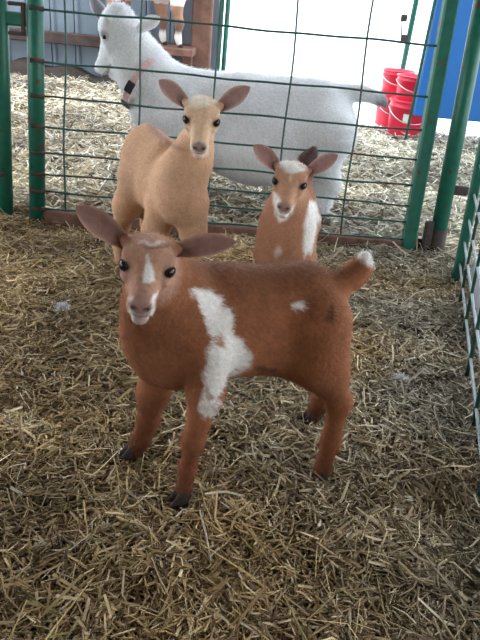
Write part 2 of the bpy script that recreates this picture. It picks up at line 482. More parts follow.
def make_goat(name, root_xy, S, h, paint, ears, fr, sc, hooves, eyes=True, fur_len=0.008, fur_n=40000, fur_w=0.0011, flow=None, longf=1.0, eye_k=1.0):
    V, Q = S.mesh(h)
    V = relax(V, Q, 2, 0.5); N = vnormals(V, Q)
    if fr is not None:                        # mouth slit and nostrils pressed into the muzzle
        L = (V - fr['o']) @ np.array([fr['n'], fr['s'], fr['u']]).T / sc; L[:, 0] /= np.where(L[:, 0] > 0, longf, 1)
        mouth = (np.abs(L[:, 2] + 0.0355 - 0.075 * np.maximum(0.06 - L[:, 0], 0)) < 0.0028) & (L[:, 0] > 0.030) & (np.abs(L[:, 1]) < 0.03)
        V[mouth] -= N[mouth] * 0.0022 * sc
        for q in (-1, 1):
            dn = np.linalg.norm((L - np.array([0.080, q * 0.0085, -0.0150])) / np.array([0.012, 0.0038, 0.0030]), axis=1) < 1
            V[dn] -= N[dn] * 0.003 * sc
    C = paint(V, N)
    nb = len(V); EV, EQ, EC = [V], [Q], [C]; off = nb
    for e in ears:
        v, q, inn, u_, vv = ear_geo(*e['geo'], **e.get('kw', {}))
        c = np.where(inn[:, None], e['inner'], e['outer'])
        rim = np.clip((np.abs(vv) - 0.72) / 0.28, 0, 1)
        c = blend(c, rim * 0.75, e['rim'])
        c = c * (1 + 0.25 * noise3(v, 90))[:, None]
        EV.append(v); EQ.append(q + off); EC.append(c); off += len(v)
    V2 = np.concatenate(EV); Q2 = np.concatenate(EQ); C2 = np.concatenate(EC)
    root = empty(name, (root_xy[0], root_xy[1], 0.0)); o3 = np.array([root_xy[0], root_xy[1], 0.0])
    body = add_obj('body', np_mesh('body', V2 - o3, Q2, None, C2), MAT['coat'], root, True)
    # short coat of hair over the body
    if fur_n:
        fi = rng.integers(0, len(Q), fur_n); wts = rng.random((fur_n, 4)); wts /= wts.sum(1)[:, None]
        qs = Q[fi]
        B = (V[qs] * wts[..., None]).sum(1); Nn = (N[qs] * wts[..., None]).sum(1); Cc = (C[qs] * wts[..., None]).sum(1)
        Nn /= np.linalg.norm(Nn, axis=1)[:, None]
        fl = flow(B) + 0.35 * rng.normal(size=B.shape)
        T = fl - Nn * (fl * Nn).sum(1)[:, None]; T /= np.maximum(np.linalg.norm(T, axis=1), 1e-6)[:, None]
        ln = fur_len * (0.6 + 0.8 * rng.random(fur_n))
        if fr is not None:
            dh = np.linalg.norm(B - H(fr, sc, 0.035, 0, -0.015), axis=1); ln *= np.where(dh < 0.085 * sc, 0.45, 1.0)
        D = T * 0.92 + Nn * 0.38; D /= np.linalg.norm(D, axis=1)[:, None]
        Sd = np.cross(D, Nn); Sd /= np.maximum(np.linalg.norm(Sd, axis=1), 1e-6)[:, None]
        B0 = B - Nn * 0.0005
        FV = np.stack([B0 - Sd * fur_w / 2, B0 + Sd * fur_w / 2, B0 + D * ln[:, None]], 1).reshape(-1, 3)
        FC = np.repeat(Cc * (0.86 + 0.3 * rng.random(fur_n))[:, None], 3, 0)
        me = np_mesh('fur', FV - o3, None, np.arange(3 * fur_n).reshape(-1, 3), FC)
        f_ = add_obj('fur', me, MAT['fur'], body); f_['kind'] = 'stuff'
        try:
            me.normals_split_custom_set_from_vertices(np.repeat(Nn, 3, 0).tolist())
        except Exception as ex: print('normals', ex)
    if fr is not None and eyes:
        for q in (-1, 1):
            c = H(fr, sc, 0.0100, q * 0.0322, 0.0045)
            eyeball(root, c, 0.0083 * sc * eye_k, 0.80 * q * fr['s'] + 0.62 * fr['n'] + 0.25 * fr['u'], fr)
    for (p, fwd, sz) in hooves: hoof(root, p, fwd, sz)
    return root, body

PINK = np.array([0.36, 0.20, 0.17]); WHITE = np.array([0.80, 0.77, 0.74])

def face_marks(V, C, fr, sc, nose_col, lip_col, long=1.0, dark=(0.06, 0.03, 0.025)):
    L = (V - fr['o']) @ np.array([fr['n'], fr['s'], fr['u']]).T / sc; L[:, 0] /= np.where(L[:, 0] > 0, long, 1)
    d = np.linalg.norm((L - np.array([0.079, 0, -0.0135])) / np.array([0.012, 0.0165, 0.0115]), axis=1) - 1
    C = blend(C, sstep(d, 0.35), nose_col)
    m_ = (L[:, 0] > 0.028) & (np.abs(L[:, 1]) < 0.03)
    d = np.abs(L[:, 2] + 0.0355 - 0.075 * np.maximum(0.06 - L[:, 0], 0)) / 0.0022 - 1
    C = blend(C, np.where(m_, sstep(d, 0.9), 0) * 0.75, lip_col)
    for q in (-1, 1):
        d = np.linalg.norm((L - np.array([0.080, q * 0.0088, -0.0150])) / np.array([0.012, 0.0050, 0.0034]), axis=1) - 1
        C = blend(C, sstep(d, 0.5) * 0.9, dark)
        d = np.linalg.norm((L - np.array([0.0105, q * 0.034, 0.005])) / np.array([0.0145, 0.0145, 0.0115]), axis=1) - 1
        C = blend(C, sstep(d, 0.5) * 0.55, np.array(nose_col) * 0.45)
    return C
def head_mask(V, fr, sc):
    L = (V - fr['o']) @ np.array([fr['n'], fr['s'], fr['u']]).T / sc
    d = np.linalg.norm((L - np.array([0.012, 0, -0.008])) / np.array([0.082, 0.056, 0.056]), axis=1) - 1
    return d
def pix(V):
    v = V - CAM; q = v @ FW
    return np.stack([240 + FPX * (v @ RT) / q, 320 - FPX * (v @ UP) / q], -1)
def seen(V, N):                                           # the flank turned towards the photographer
    v = CAM - V; v /= np.linalg.norm(v, axis=1)[:, None]; return (N * v).sum(1) > -0.05

# ---- nearest kid: red-brown, standing side-on, head turned round
def kid_red():
    S = SDF()
    fr = head_frame((147.5, 267), 0.835, 8, 35, yaw=-2); sc = 0.99
    hd = unit(A(315, 312, 1.03) - A(170, 325, 0.935)); sd = unit(np.cross((0, 0, 1), hd)); ax = np.array([hd, sd, np.cross(hd, sd)])
    S.ell(A(178, 335, 0.935), (0.084, 0.066, 0.103), ax, 0.05)          # chest
    S.ell(A(160, 341, 0.915), (0.046, 0.050, 0.066), ax, 0.04)          # breast
    S.ell(A(205, 318, 0.950), (0.090, 0.068, 0.098), ax, 0.05)          # shoulders
    S.ell(A(252, 321, 0.985), (0.120, 0.080, 0.104), ax, 0.05)          # barrel
    S.ell(A(304, 309, 1.020), (0.072, 0.070, 0.088), ax, 0.05)          # rump
    S.chain([(A(183, 322, 0.925), 0.064), (A(166, 296, 0.905), 0.054), (A(158, 270, 0.885), 0.042)], 0.04)   # neck
    S.cone(A(149, 330, 0.905), A(151, 290, 0.865), 0.044, 0.034, 0.03)
    add_head(S, fr, sc)
    # front legs
    fn = [A(207, 352, 0.885), A(206, 392, 0.882), A(193, 441, 0.878), A(187.5, 468, 0.878), A(184, 489, 0.872)]
    S.chain(list(zip(fn, [0.040, 0.028, 0.0165, 0.0125, 0.0155])), 0.02)
    ff = [A(163, 358, 0.985), A(153, 394, 0.985), A(148, 420, 0.985), A(142, 437, 0.985), A(136, 449, 0.980)]
    S.chain(list(zip(ff, [0.040, 0.027, 0.0185, 0.0150, 0.0170])), 0.02)
    # hind legs
    hn = [A(318, 325, 0.975), A(321, 366, 0.965), A(339, 402, 0.978), A(331, 440, 0.972), A(322, 470, 0.963)]
    S.chain(list(zip(hn, [0.056, 0.039, 0.0190, 0.0150, 0.0175])), 0.024)
    S.cone(hn[0], A(331, 374, 0.975), 0.046, 0.026, 0.03)
    hf = [A(318, 322, 1.075), A(312, 352, 1.10), A(328, 382, 1.15), A(321, 400, 1.155), A(314, 413, 1.158)]
    S.chain(list(zip(hf, [0.050, 0.034, 0.019, 0.0165, 0.0175])), 0.024)
    S.ell(A(296, 352, 1.0), (0.05, 0.05, 0.04), ax, 0.05)               # flank
    # tail, held up
    tl = [A(340, 284, 1.03), A(353, 276, 1.04), A(361, 266, 1.045), A(366, 256, 1.045)]
    S.chain(list(zip(tl, [0.024, 0.018, 0.0145, 0.008])), 0.02)
    base = np.array([0.315, 0.122, 0.056])
    def paint(V, N):
        P = pix(V); C = np.tile(base, (len(V), 1)) * (1 + 0.45 * noise3(V, 10) + 0.25 * noise3(V, 60))[:, None]
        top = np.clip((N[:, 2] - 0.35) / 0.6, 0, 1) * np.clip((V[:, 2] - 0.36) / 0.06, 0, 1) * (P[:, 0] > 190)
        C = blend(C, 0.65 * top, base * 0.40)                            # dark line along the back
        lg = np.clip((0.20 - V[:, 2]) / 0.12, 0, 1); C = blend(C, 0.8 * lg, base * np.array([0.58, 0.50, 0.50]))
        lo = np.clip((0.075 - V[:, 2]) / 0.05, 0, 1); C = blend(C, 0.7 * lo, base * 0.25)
        nb = np.clip(1 - np.abs(P[:, 0] - 150) / 40, 0, 1) * np.clip((P[:, 1] - 325) / 30, 0, 1) * (V[:, 2] > 0.17)
        C = blend(C, 0.35 * nb, (0.42, 0.18, 0.10))                        # paler breast
        hm = sstep(head_mask(V, fr, sc), 0.25); C = blend(C, hm * 0.92, (0.44, 0.245, 0.170))
        J = P + 9 * np.stack([noise3(V, 55), noise3(V + 3, 55)], -1) + 5 * np.stack([noise3(V, 140), noise3(V + 5, 140)], -1)
        vis = seen(V, N); bd = (head_mask(V, fr, sc) > 0.15) & vis
        nose_far = V[:, 1] < 1.0
        w1 = [(191,288),(206,287),(222,297),(228,313),(234,335),(248,347),(252,355),(249,366),(228,374),(220,392),(213,414),(206,420),(199,414),(202,392),(207,372),(208,355),(209,341),(206,318),(197,303)]
        C = blend(C, np.where(bd & nose_far, sstep(poly_sd(J, w1), 4), 0), WHITE)
        hole = np.linalg.norm((J - (217, 341)) / (3.5, 7), axis=1) - 1; C = blend(C, np.where(bd, sstep(hole, 0.6) * 0.8, 0), base)
        hole = np.linalg.norm((J - (207, 395)) / (2.5, 8), axis=1) - 1; C = blend(C, np.where(bd, sstep(hole, 0.6) * 0.55, 0), base)
        sp = np.linalg.norm((J - (300, 305)) / (7, 5.2), axis=1) - 1; C = blend(C, np.where(bd, sstep(sp, 0.5), 0), WHITE)
        sp = np.linalg.norm((J - (331, 312)) / (4, 8), axis=1) - 1; C = blend(C, np.where(bd, sstep(sp, 0.6) * 0.75, 0), base * 0.28)
        sp = np.linalg.norm((J - (264, 368)) / (9, 4.5), axis=1) - 1; C = blend(C, np.where(bd, sstep(sp, 0.6) * 0.7, 0), base * 0.3)
        tp = np.linalg.norm(V - A(366.5, 258, 1.045), axis=1); C = blend(C, sstep(tp - 0.017, 0.008), WHITE)
        # face
        hd_ = head_mask(V, fr, sc) < 0.25
        st = [(147,253),(150,261),(153,270),(154.5,280),(149,284),(142,282),(145,271)]
        K = P + 2.0 * np.stack([noise3(V, 120), noise3(V + 3, 120)], -1)
        C = blend(C, np.where(hd_ & vis, sstep(poly_sd(K, st), 2), 0), WHITE)
        mz = [(158,291),(154,302),(153,313),(149,324),(142,330),(133,326),(129,313),(129.5,298),(133,296),(135,308),(141,314),(147,309),(151,298)]
        C = blend(C, np.where(hd_ & vis, sstep(poly_sd(K, mz), 2.5), 0), WHITE)
        lp_ = [(134,314),(141,316),(149,313),(148,321),(142,329),(135,323)]
        C = blend(C, np.where(hd_ & vis, sstep(poly_sd(K, lp_), 4) * 0.85, 0), (0.36, 0.235, 0.205))
        Lh = (V - fr['o']) @ np.array([fr['n'], fr['s'], fr['u']]).T / sc
        ch = np.linalg.norm((Lh - np.array([0.070, 0, -0.046])) / np.array([0.022, 0.0105, 0.0115]), axis=1) - 1
        C = blend(C, sstep(ch, 0.6) * 0.8, (0.40, 0.27, 0.235))
        br = [(133,300),(137,290),(146,287),(152,294),(150,305),(147,313),(135,313)]
        C = blend(C, np.where(hd_ & vis, sstep(poly_sd(K, br), 5) * 0.75, 0), (0.36, 0.20, 0.155))
        pl = [(138,240),(146,240.5),(151,243),(160,240.5),(164,242),(158,244),(150,245.5),(144,243),(139,243)]
        C = blend(C, np.where(hd_ & vis, sstep(poly_sd(K, pl) + 3 * noise3(V, 200), 3) * 0.9, 0), (0.62, 0.56, 0.53))
        dk = [(140,244.5),(150,247),(160,246),(170,244),(168,248),(158,249),(148,249)]
        C = blend(C, np.where(hd_ & vis, sstep(poly_sd(K, dk), 2.5) * 0.7, 0), (0.10, 0.055, 0.045))
        return face_marks(V, C, fr, sc, (0.33, 0.19, 0.165), (0.14, 0.07, 0.06))
    ec = dict(inner=np.array([0.27, 0.15, 0.125]), outer=base * 0.9, rim=np.array([0.55, 0.33, 0.24]))
    e1 = dict(geo=(H(fr, sc, -0.028, -0.036, 0.016), A(76, 206, 0.860), 0.041, unit(CAM - fr['o']) + 0.35 * RT - 0.25 * UP), kw=dict(cup=0.45), **ec)
    e2 = dict(geo=(H(fr, sc, -0.028, 0.036, 0.016), A(236, 242, 0.860), 0.039, unit(CAM - fr['o']) + 0.25 * UP - 0.3 * RT), kw=dict(cup=0.45), **ec)
    hv = [(A(181, 500, 0.868) * [1, 1, 0], (-0.9, -0.4), 0.030), (A(131, 456, 0.978) * [1, 1, 0], (-1, -0.2), 0.030),
          (A(319, 482, 0.958) * [1, 1, 0], (-1, -0.3), 0.030), (A(310, 420, 1.155) * [1, 1, 0], (-1, -0.2), 0.030)]
    def flow(B):
        f = np.tile(hd * 0.8 + np.array([0, 0, -0.55]), (len(B), 1)); f[B[:, 2] < 0.2] = (0.1, 0, -1)
        hm = head_mask(B, fr, sc) < 0.2; f[hm] = -fr['n']; return f
    r, b = make_goat('goat_kid', A(245, 420, 0.98)[:2], S, 0.0032, paint, [e1, e2], fr, sc, hv, flow=flow, fur_n=70000, fur_len=0.0105)
    tag(r, 'red-brown goat kid with white shoulder patch standing side-on nearest on the straw', 'goat', 'young goats in the pen')
    return r
kid_red()

# ---- tan kid behind, three-quarter front view
def kid_tan():
    S = SDF(); Y0 = 1.76
    fr = head_frame((201.5, 120), Y0 - 0.05, 5, 35); sc = 1.20
    hd = unit(A(142, 163, Y0 + 0.23) - A(184, 193, Y0)); hd = unit(hd * [1, 1, 0]); sd = unit(np.cross((0, 0, 1), hd)); ax = np.array([hd, sd, np.cross(hd, sd)])
    S.ell(A(177, 190, Y0), (0.078, 0.062, 0.096), ax, 0.05)
    S.ell(A(179, 197, Y0 - 0.04), (0.05, 0.046, 0.070), ax, 0.05)
    S.ell(A(163, 183, Y0 + 0.11), (0.12, 0.082, 0.108), ax, 0.05)
    S.ell(A(146, 168, Y0 + 0.20), (0.085, 0.080, 0.105), ax, 0.05)
    S.cone(A(146, 143, Y0 + 0.22), A(164, 155, Y0 + 0.10), 0.052, 0.045, 0.05)     # spine ridge
    S.chain([(A(182, 182, Y0 + 0.0), 0.060), (A(191, 160, Y0 - 0.005), 0.050), (A(199, 134, Y0 + 0.015), 0.043)], 0.05)
    add_head(S, fr, sc)
    L1 = [A(191, 205, Y0 - 0.02), A(193, 230, Y0 - 0.02), A(192, 256, Y0 - 0.02), A(191, 276, Y0 - 0.02), A(190, 288, Y0 - 0.02)]
    S.chain(list(zip(L1, [0.052, 0.036, 0.026, 0.020, 0.022])), 0.025)
    L2 = [A(163, 208, Y0 + 0.03), A(155, 232, Y0 + 0.03), A(152, 256, Y0 + 0.03), A(151, 272, Y0 + 0.03), A(150, 284, Y0 + 0.03)]
    S.chain(list(zip(L2, [0.052, 0.036, 0.026, 0.020, 0.022])), 0.025)
    L3 = [A(138, 180, Y0 + 0.17), A(127, 205, Y0 + 0.15), A(121, 226, Y0 + 0.21), A(121, 246, Y0 + 0.19), A(121, 260, Y0 + 0.17)]
    S.chain(list(zip(L3, [0.060, 0.040, 0.024, 0.020, 0.021])), 0.03)
    L4 = [A(152, 175, Y0 + 0.25), A(150, 205, Y0 + 0.23), A(150, 224, Y0 + 0.29), A(150, 240, Y0 + 0.27), A(150, 252, Y0 + 0.25)]
    S.chain(list(zip(L4, [0.060, 0.042, 0.026, 0.021, 0.022])), 0.03)
    S.chain([(A(146, 138, Y0 + 0.28), 0.026), (A(146, 131, Y0 + 0.32), 0.017), (A(147, 126, Y0 + 0.34), 0.010)], 0.02)
    base = np.array([0.60, 0.365, 0.230])
    def paint(V, N):
        P = pix(V); C = np.tile(base, (len(V), 1)) * (1 + 0.2 * noise3(V, 10) + 0.12 * noise3(V, 60))[:, None]
        hm = sstep(head_mask(V, fr, sc), 0.3); C = blend(C, hm * 0.8, (0.70, 0.49, 0.33))
        vis = seen(V, N)
        ri = [(146,118),(152,120),(162,132),(174,143),(184,150),(178,151),(166,144),(154,134),(147,127)]
        C = blend(C, np.where(P[:, 1] < 160, sstep(poly_sd(P, ri), 5) * 0.75, 0), (0.30, 0.16, 0.13))
        C = blend(C, np.clip((0.16 - V[:, 2]) / 0.15, 0, 1) * 0.4, (0.50, 0.25, 0.14))
        hd_ = (head_mask(V, fr, sc) < 0.3) & vis
        d = np.linalg.norm((P - (199, 102)) / (13, 5), axis=1) - 1; C = blend(C, np.where(hd_, sstep(d + noise3(V, 90), 0.9) * 0.9, 0), (0.80, 0.74, 0.64))
        mz = [(190,146),(196,141),(203,141),(209,147),(208,155),(199,158),(191,155)]
        C = blend(C, np.where(hd_, sstep(poly_sd(P, mz), 4) * 0.8, 0), (0.76, 0.66, 0.58))
        for ex in (191, 214):
            d = np.linalg.norm((P - (ex, 131)) / (2.0, 7), axis=1) - 1; C = blend(C, np.where(hd_, sstep(d, 0.8) * 0.35, 0), (0.80, 0.64, 0.46))
        return face_marks(V, C, fr, sc, (0.30, 0.20, 0.18), (0.28, 0.15, 0.13))
    ec = dict(inner=np.array([0.36, 0.22, 0.20]), outer=base * 0.95, rim=np.array([0.74, 0.58, 0.46]))
    e1 = dict(geo=(H(fr, sc, -0.028, -0.036, 0.016), A(159, 80, Y0 - 0.03), 0.051, unit(CAM - fr['o']) + 0.2 * RT), kw=dict(cup=0.42), **ec)
    e2 = dict(geo=(H(fr, sc, -0.028, 0.036, 0.016), A(250, 87, Y0 - 0.03), 0.052, unit(CAM - fr['o']) - 0.2 * RT), kw=dict(cup=0.42), **ec)
    hv = [(np.array([p[0], p[1], 0]) - hd * 0.008, -hd[:2], 0.027) for p in (L1[-1], L2[-1], L3[-1], L4[-1])]
    def flow(B):
        f = np.tile(hd * 0.7 + np.array([0, 0, -0.7]), (len(B), 1)); f[head_mask(B, fr, sc) < 0.2] = -fr['n']; return f
    r, b = make_goat('goat_kid', A(165, 260, Y0 + 0.1)[:2], S, 0.0042, paint, [e1, e2], fr, sc, hv, flow=flow, fur_n=40000, fur_len=0.009, fur_w=0.0016)
    tag(r, 'plain tan goat kid with upright ears standing behind the red-brown kid', 'goat', 'young goats in the pen')
kid_tan()

# ---- brown and white kid facing us in front of the gate
def kid_pied():
    S = SDF(); Y0 = 1.74
    fr = head_frame((289.6, 182.5), Y0 - 0.05, 11, 35, yaw=-3); sc = 1.16
    hd = unit(np.array([0.115, 1, 0])); sd = unit(np.cross((0, 0, 1), hd)); ax = np.array([hd, sd, np.cross(hd, sd)])
    c0 = A(287, 238, Y0)
    S.ell(c0, (0.080, 0.072, 0.105), ax, 0.05)
    S.ell(c0 + [-0.01, -0.03, -0.02], (0.05, 0.062, 0.075), ax, 0.05)
    S.ell(c0 + hd * 0.12, (0.12, 0.070, 0.106), ax, 0.05)
    S.ell(c0 + hd * 0.225 + [0.005, 0, 0.03], (0.085, 0.062, 0.098), ax, 0.05)
    S.chain([(c0 + [0, 0.0, 0.03], 0.074), (A(289, 216, Y0 - 0.01), 0.060), (A(291, 194, Y0 + 0.01), 0.046)], 0.05)
    add_head(S, fr, sc)
    hv = []
    for q, dy in ((-1, 0), (1, 0.02)):
        p = c0 + sd * (0.045 * q) * (-1) + hd * dy
        z0 = p[2]
        S.chain([(p + [0, 0, -0.05], 0.05), (np.array([p[0], p[1], 0.185]), 0.034), (np.array([p[0], p[1] - 0.005, 0.115]), 0.025), (np.array([p[0], p[1], 0.05]), 0.019), (np.array([p[0], p[1] - 0.008, 0.022]), 0.021)], 0.025)
        hv.append((np.array([p[0], p[1] - 0.014, 0]), -hd[:2], 0.026))
        p = c0 + sd * (0.042 * q) * (-1) + hd * 0.235
        S.chain([(p + [0, 0, -0.02], 0.052), (np.array([p[0], p[1] - 0.03, 0.20]), 0.038), (np.array([p[0], p[1] + 0.035, 0.13]), 0.025), (np.array([p[0], p[1] + 0.02, 0.06]), 0.020), (np.array([p[0], p[1], 0.022]), 0.022)], 0.03)
        hv.append((np.array([p[0], p[1] - 0.012, 0]), -hd[:2], 0.026))
    tb = c0 + hd * 0.28 + [0.02, 0, 0.10]
    S.chain([(tb, 0.026), (A(307, 160, tb[1] + 0.03), 0.024), (A(312, 154, tb[1] + 0.035), 0.014), (A(314, 148, tb[1] + 0.035), 0.006)], 0.02)
    base = np.array([0.42, 0.205, 0.125])
    def paint(V, N):
        P = pix(V); C = np.tile(base, (len(V), 1)) * (1 + 0.25 * noise3(V, 11) + 0.12 * noise3(V, 60))[:, None]
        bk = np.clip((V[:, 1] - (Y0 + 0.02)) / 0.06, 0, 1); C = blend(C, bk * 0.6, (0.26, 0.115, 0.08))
        hm = sstep(head_mask(V, fr, sc), 0.3); C = blend(C, hm * 0.9, (0.50, 0.285, 0.180))
        J = P + 6 * np.stack([noise3(V, 40), noise3(V + 3, 40)], -1); vis = seen(V, N); hd_ = (head_mask(V, fr, sc) < 0.22) & vis
        sd_ = [(309,200),(315,199),(318,206),(318,220),(315,236),(313,250),(304,257),(303,240),(305,225),(309,215)]
        C = blend(C, np.where(vis & ~hd_, sstep(poly_sd(J, sd_), 4), 0), WHITE)
        ch = [(275,208),(281,214),(286,219),(284,222),(277,223),(274,216)]
        C = blend(C, np.where(vis, sstep(poly_sd(J, ch), 3) * 0.9, 0), WHITE)
        d = np.linalg.norm((J - (277, 252)) / (4, 7), axis=1) - 1; C = blend(C, np.where(vis, sstep(d, 0.8) * 0.5, 0), WHITE)
        pl = [(276,166),(284,161),(294,160),(303,165),(306,171),(298,172),(285,171)]
        C = blend(C, np.where(hd_, sstep(poly_sd(J, pl), 3), 0), (0.78, 0.77, 0.74))
        mz = [(273,192),(277,194),(281,201),(283,211),(288,213),(292,209),(295,204),(293,213),(287,219),(278,214),(273,204)]
        C = blend(C, np.where(hd_, sstep(poly_sd(P, mz), 3), 0), WHITE)
        st = np.linalg.norm((P - (290.5, 178)) / (1.6, 3.5), axis=1) - 1; C = blend(C, np.where(hd_, sstep(st, 0.8) * 0.6, 0), (0.7, 0.6, 0.5))
        tl = np.clip((V[:, 2] - tb[2] - 0.005) / 0.03, 0, 1) * (V[:, 1] > Y0 + 0.2); C = blend(C, tl * 0.85, (0.055, 0.04, 0.045))
        return face_marks(V, C, fr, sc, (0.34, 0.21, 0.19), (0.24, 0.12, 0.10))
    ec = dict(inner=np.array([0.38, 0.22, 0.20]), outer=base * 0.9, rim=np.array([0.66, 0.48, 0.40]))
    e1 = dict(geo=(H(fr, sc, -0.028, -0.036, 0.016), A(253.5, 145, Y0 - 0.03), 0.052, unit(CAM - fr['o']) + 0.2 * RT), kw=dict(cup=0.42), **ec)
    e2 = dict(geo=(H(fr, sc, -0.028, 0.036, 0.016), A(338, 155, Y0 - 0.03), 0.046, unit(CAM - fr['o']) - 0.25 * RT), kw=dict(cup=0.45), **ec)
    def flow(B):
        f = np.tile(hd * 0.7 + np.array([0, 0, -0.8]), (len(B), 1)); f[head_mask(B, fr, sc) < 0.2] = -fr['n']; return f
    r, b = make_goat('goat_kid', (c0 + hd * 0.12)[:2], S, 0.0042, paint, [e1, e2], fr, sc, hv, flow=flow, fur_n=36000, fur_len=0.009, fur_w=0.0016)
    tag(r, 'brown and white goat kid facing forward with white crown, before the gate', 'goat', 'young goats in the pen')
kid_pied()

# ---- white adult doe behind the gate
def doe_white():
    S = SDF(); Y0 = 2.72
    hd = np.array([1.0, 0.02, 0]); ax = np.eye(3)
    c = lambda x_, y_: A(x_, y_, Y0)
    S.ell(c(186, 124), (0.17, 0.13, 0.200), ax, 0.09)
    S.ell(c(166, 122), (0.095, 0.11, 0.140), ax, 0.09)
    S.ell(c(250, 128), (0.26, 0.17, 0.205), ax, 0.09)
    S.ell(c(312, 124), (0.18, 0.15, 0.165), ax, 0.09)
    S.ell(c(262, 150), (0.20, 0.16, 0.140), ax, 0.09)
    S.cone(c(180, 84), c(322, 98), 0.050, 0.055, 0.08)                  # spine
    o = A(113, 31, Y0 - 0.02)
    n = unit(np.array([-0.50, 0.18, -0.80])); u = np.array([-0.80, 0.0, 0.40]); u = unit(u - n * (u @ n)); s = np.cross(n, u)
    fr = dict(o=o, n=n, s=s if s[1] < 0 else -s, u=u); sc = 1.74
    add_head(S, fr, sc, 1.32)
    S.chain([(c(176, 108), 0.125), (c(155, 84), 0.095), (c(140, 60), 0.080), (c(130, 42), 0.066)], 0.07)
    S.cone(c(128, 58), c(150, 108), 0.055, 0.085, 0.06)
    hv = []
    for (xt, yt, dx, dy) in ((190, 160, 0.0, -0.085), (180, 160, -0.02, 0.085)):
        p = A(xt, yt, Y0 + dy); x_ = p[0] + dx
        S.chain([(p, 0.078), (np.array([x_ + 0.02, Y0 + dy, 0.27]), 0.050), (np.array([x_, Y0 + dy, 0.17]), 0.034), (np.array([x_, Y0 + dy, 0.07]), 0.024), (np.array([x_ - 0.01, Y0 + dy, 0.03]), 0.029)], 0.04)
        hv.append((np.array([x_ - 0.02, Y0 + dy, -0.005]), (-1, 0), 0.036))
    for (dx, dy) in ((0.0, -0.10), (-0.06, 0.10)):
        p = A(328, 140, Y0 + dy); x_ = p[0] + dx
        S.chain([(p + [0, 0, 0.02], 0.115), (np.array([x_ - 0.02, Y0 + dy, 0.26]), 0.075), (np.array([x_ + 0.035, Y0 + dy, 0.165]), 0.038), (np.array([x_ + 0.015, Y0 + dy, 0.07]), 0.027), (np.array([x_, Y0 + dy, 0.03]), 0.031)], 0.05)
        hv.append((np.array([x_ - 0.012, Y0 + dy, -0.005]), (-1, 0), 0.038))
    S.ell(A(312, 172, Y0), (0.085, 0.08, 0.075), ax, 0.06)              # udder
    S.chain([(c(346, 92), 0.034), (c(362, 93), 0.024), (c(376, 97), 0.020), (c(385, 103), 0.016)], 0.04)
    base = np.array([0.83, 0.845, 0.88])
    def paint(V, N):
        C = np.tile(base, (len(V), 1)) * (1 + 0.10 * noise3(V, 7) + 0.08 * noise3(V, 30))[:, None]
        d = np.linalg.norm(V - c(382, 102), axis=1); C = blend(C, sstep(d - 0.04, 0.03) * 0.8, (0.14, 0.135, 0.16))
        return face_marks(V, C, fr, sc, (0.55, 0.50, 0.50), (0.40, 0.36, 0.38), 1.32, dark=(0.2, 0.15, 0.15))
    ec = dict(inner=np.array([0.30, 0.28, 0.33]), outer=base, rim=np.array([0.85, 0.85, 0.88]))
    e1 = dict(geo=(A(107, 26, Y0 + 0.02), A(91, -3, Y0 + 0.05), 0.062, unit(CAM - o) + 0.3 * RT), kw=dict(cup=0.35), **ec)
    e2 = dict(geo=(A(138, 31, Y0 - 0.07), A(160, 17, Y0 - 0.10), 0.060, -unit(CAM - o) + 0.5 * UP), kw=dict(cup=0.35), **ec)
    def flow(B):
        f = np.tile(np.array([0.8, 0, -0.6]), (len(B), 1)); f[head_mask(B, fr, sc) < 0.3] = -fr['n']; return f
    r, b = make_goat('goat', A(245, 200, Y0)[:2], S, 0.0085, paint, [e1, e2], fr, sc, hv, flow=flow, fur_n=40000, fur_len=0.020, fur_w=0.003, longf=1.32, eye_k=0.7)
    tag(r, 'large white adult goat standing side-on behind the wire gate, facing left', 'goat')
    # collar worn round the neck
    a = A(161, 60, Y0); bt = A(133, 104, Y0); cc = (a + bt) / 2; hw = np.linalg.norm(a - bt) / 2
    d1 = unit(a - bt); axn = unit(np.cross(d1, (0, 1, 0))); d2 = np.array([0, 1.0, 0])
    col = empty('collar', cc)
    def band(t0, t1, r_out, wd, nm, mt, par):
        m_ = MB(); ts = np.linspace(t0, t1, max(int(abs(t1 - t0) / 0.15), 3)); V = []; F = []
        for t in ts:
            for (rr, ww) in ((0, -1), (0, 1), (1, 1), (1, -1)):
                q = cc + d1 * math.cos(t) * (hw + r_out - 0.005 * (1 - rr)) + d2 * math.sin(t) * (0.118 + r_out - 0.005 * (1 - rr)) + axn * (ww * wd / 2 - 0.035 * math.sin(t))
                V.append(q)
        for i in range(len(ts) - 1):
            for j in range(4): F.append((i*4+j, i*4+(j+1) % 4, (i+1)*4+(j+1) % 4, (i+1)*4+j))
        F += [(0, 1, 2, 3), tuple(4 * (len(ts) - 1) + j for j in (3, 2, 1, 0))]
        return m_.add(V, F).build(nm, mt, par)
    band(0, 2 * math.pi, 0.022, 0.026, 'strap', MAT['pink'], col)
    band(-1.95, -1.60, 0.030, 0.032, 'buckle', MAT['black'], col)
    band(-2.75, -2.40, 0.027, 0.032, 'strap_end', MAT['black'], col)
    tag(col, 'pink collar with black buckle round the white goat neck', 'collar')
doe_white()

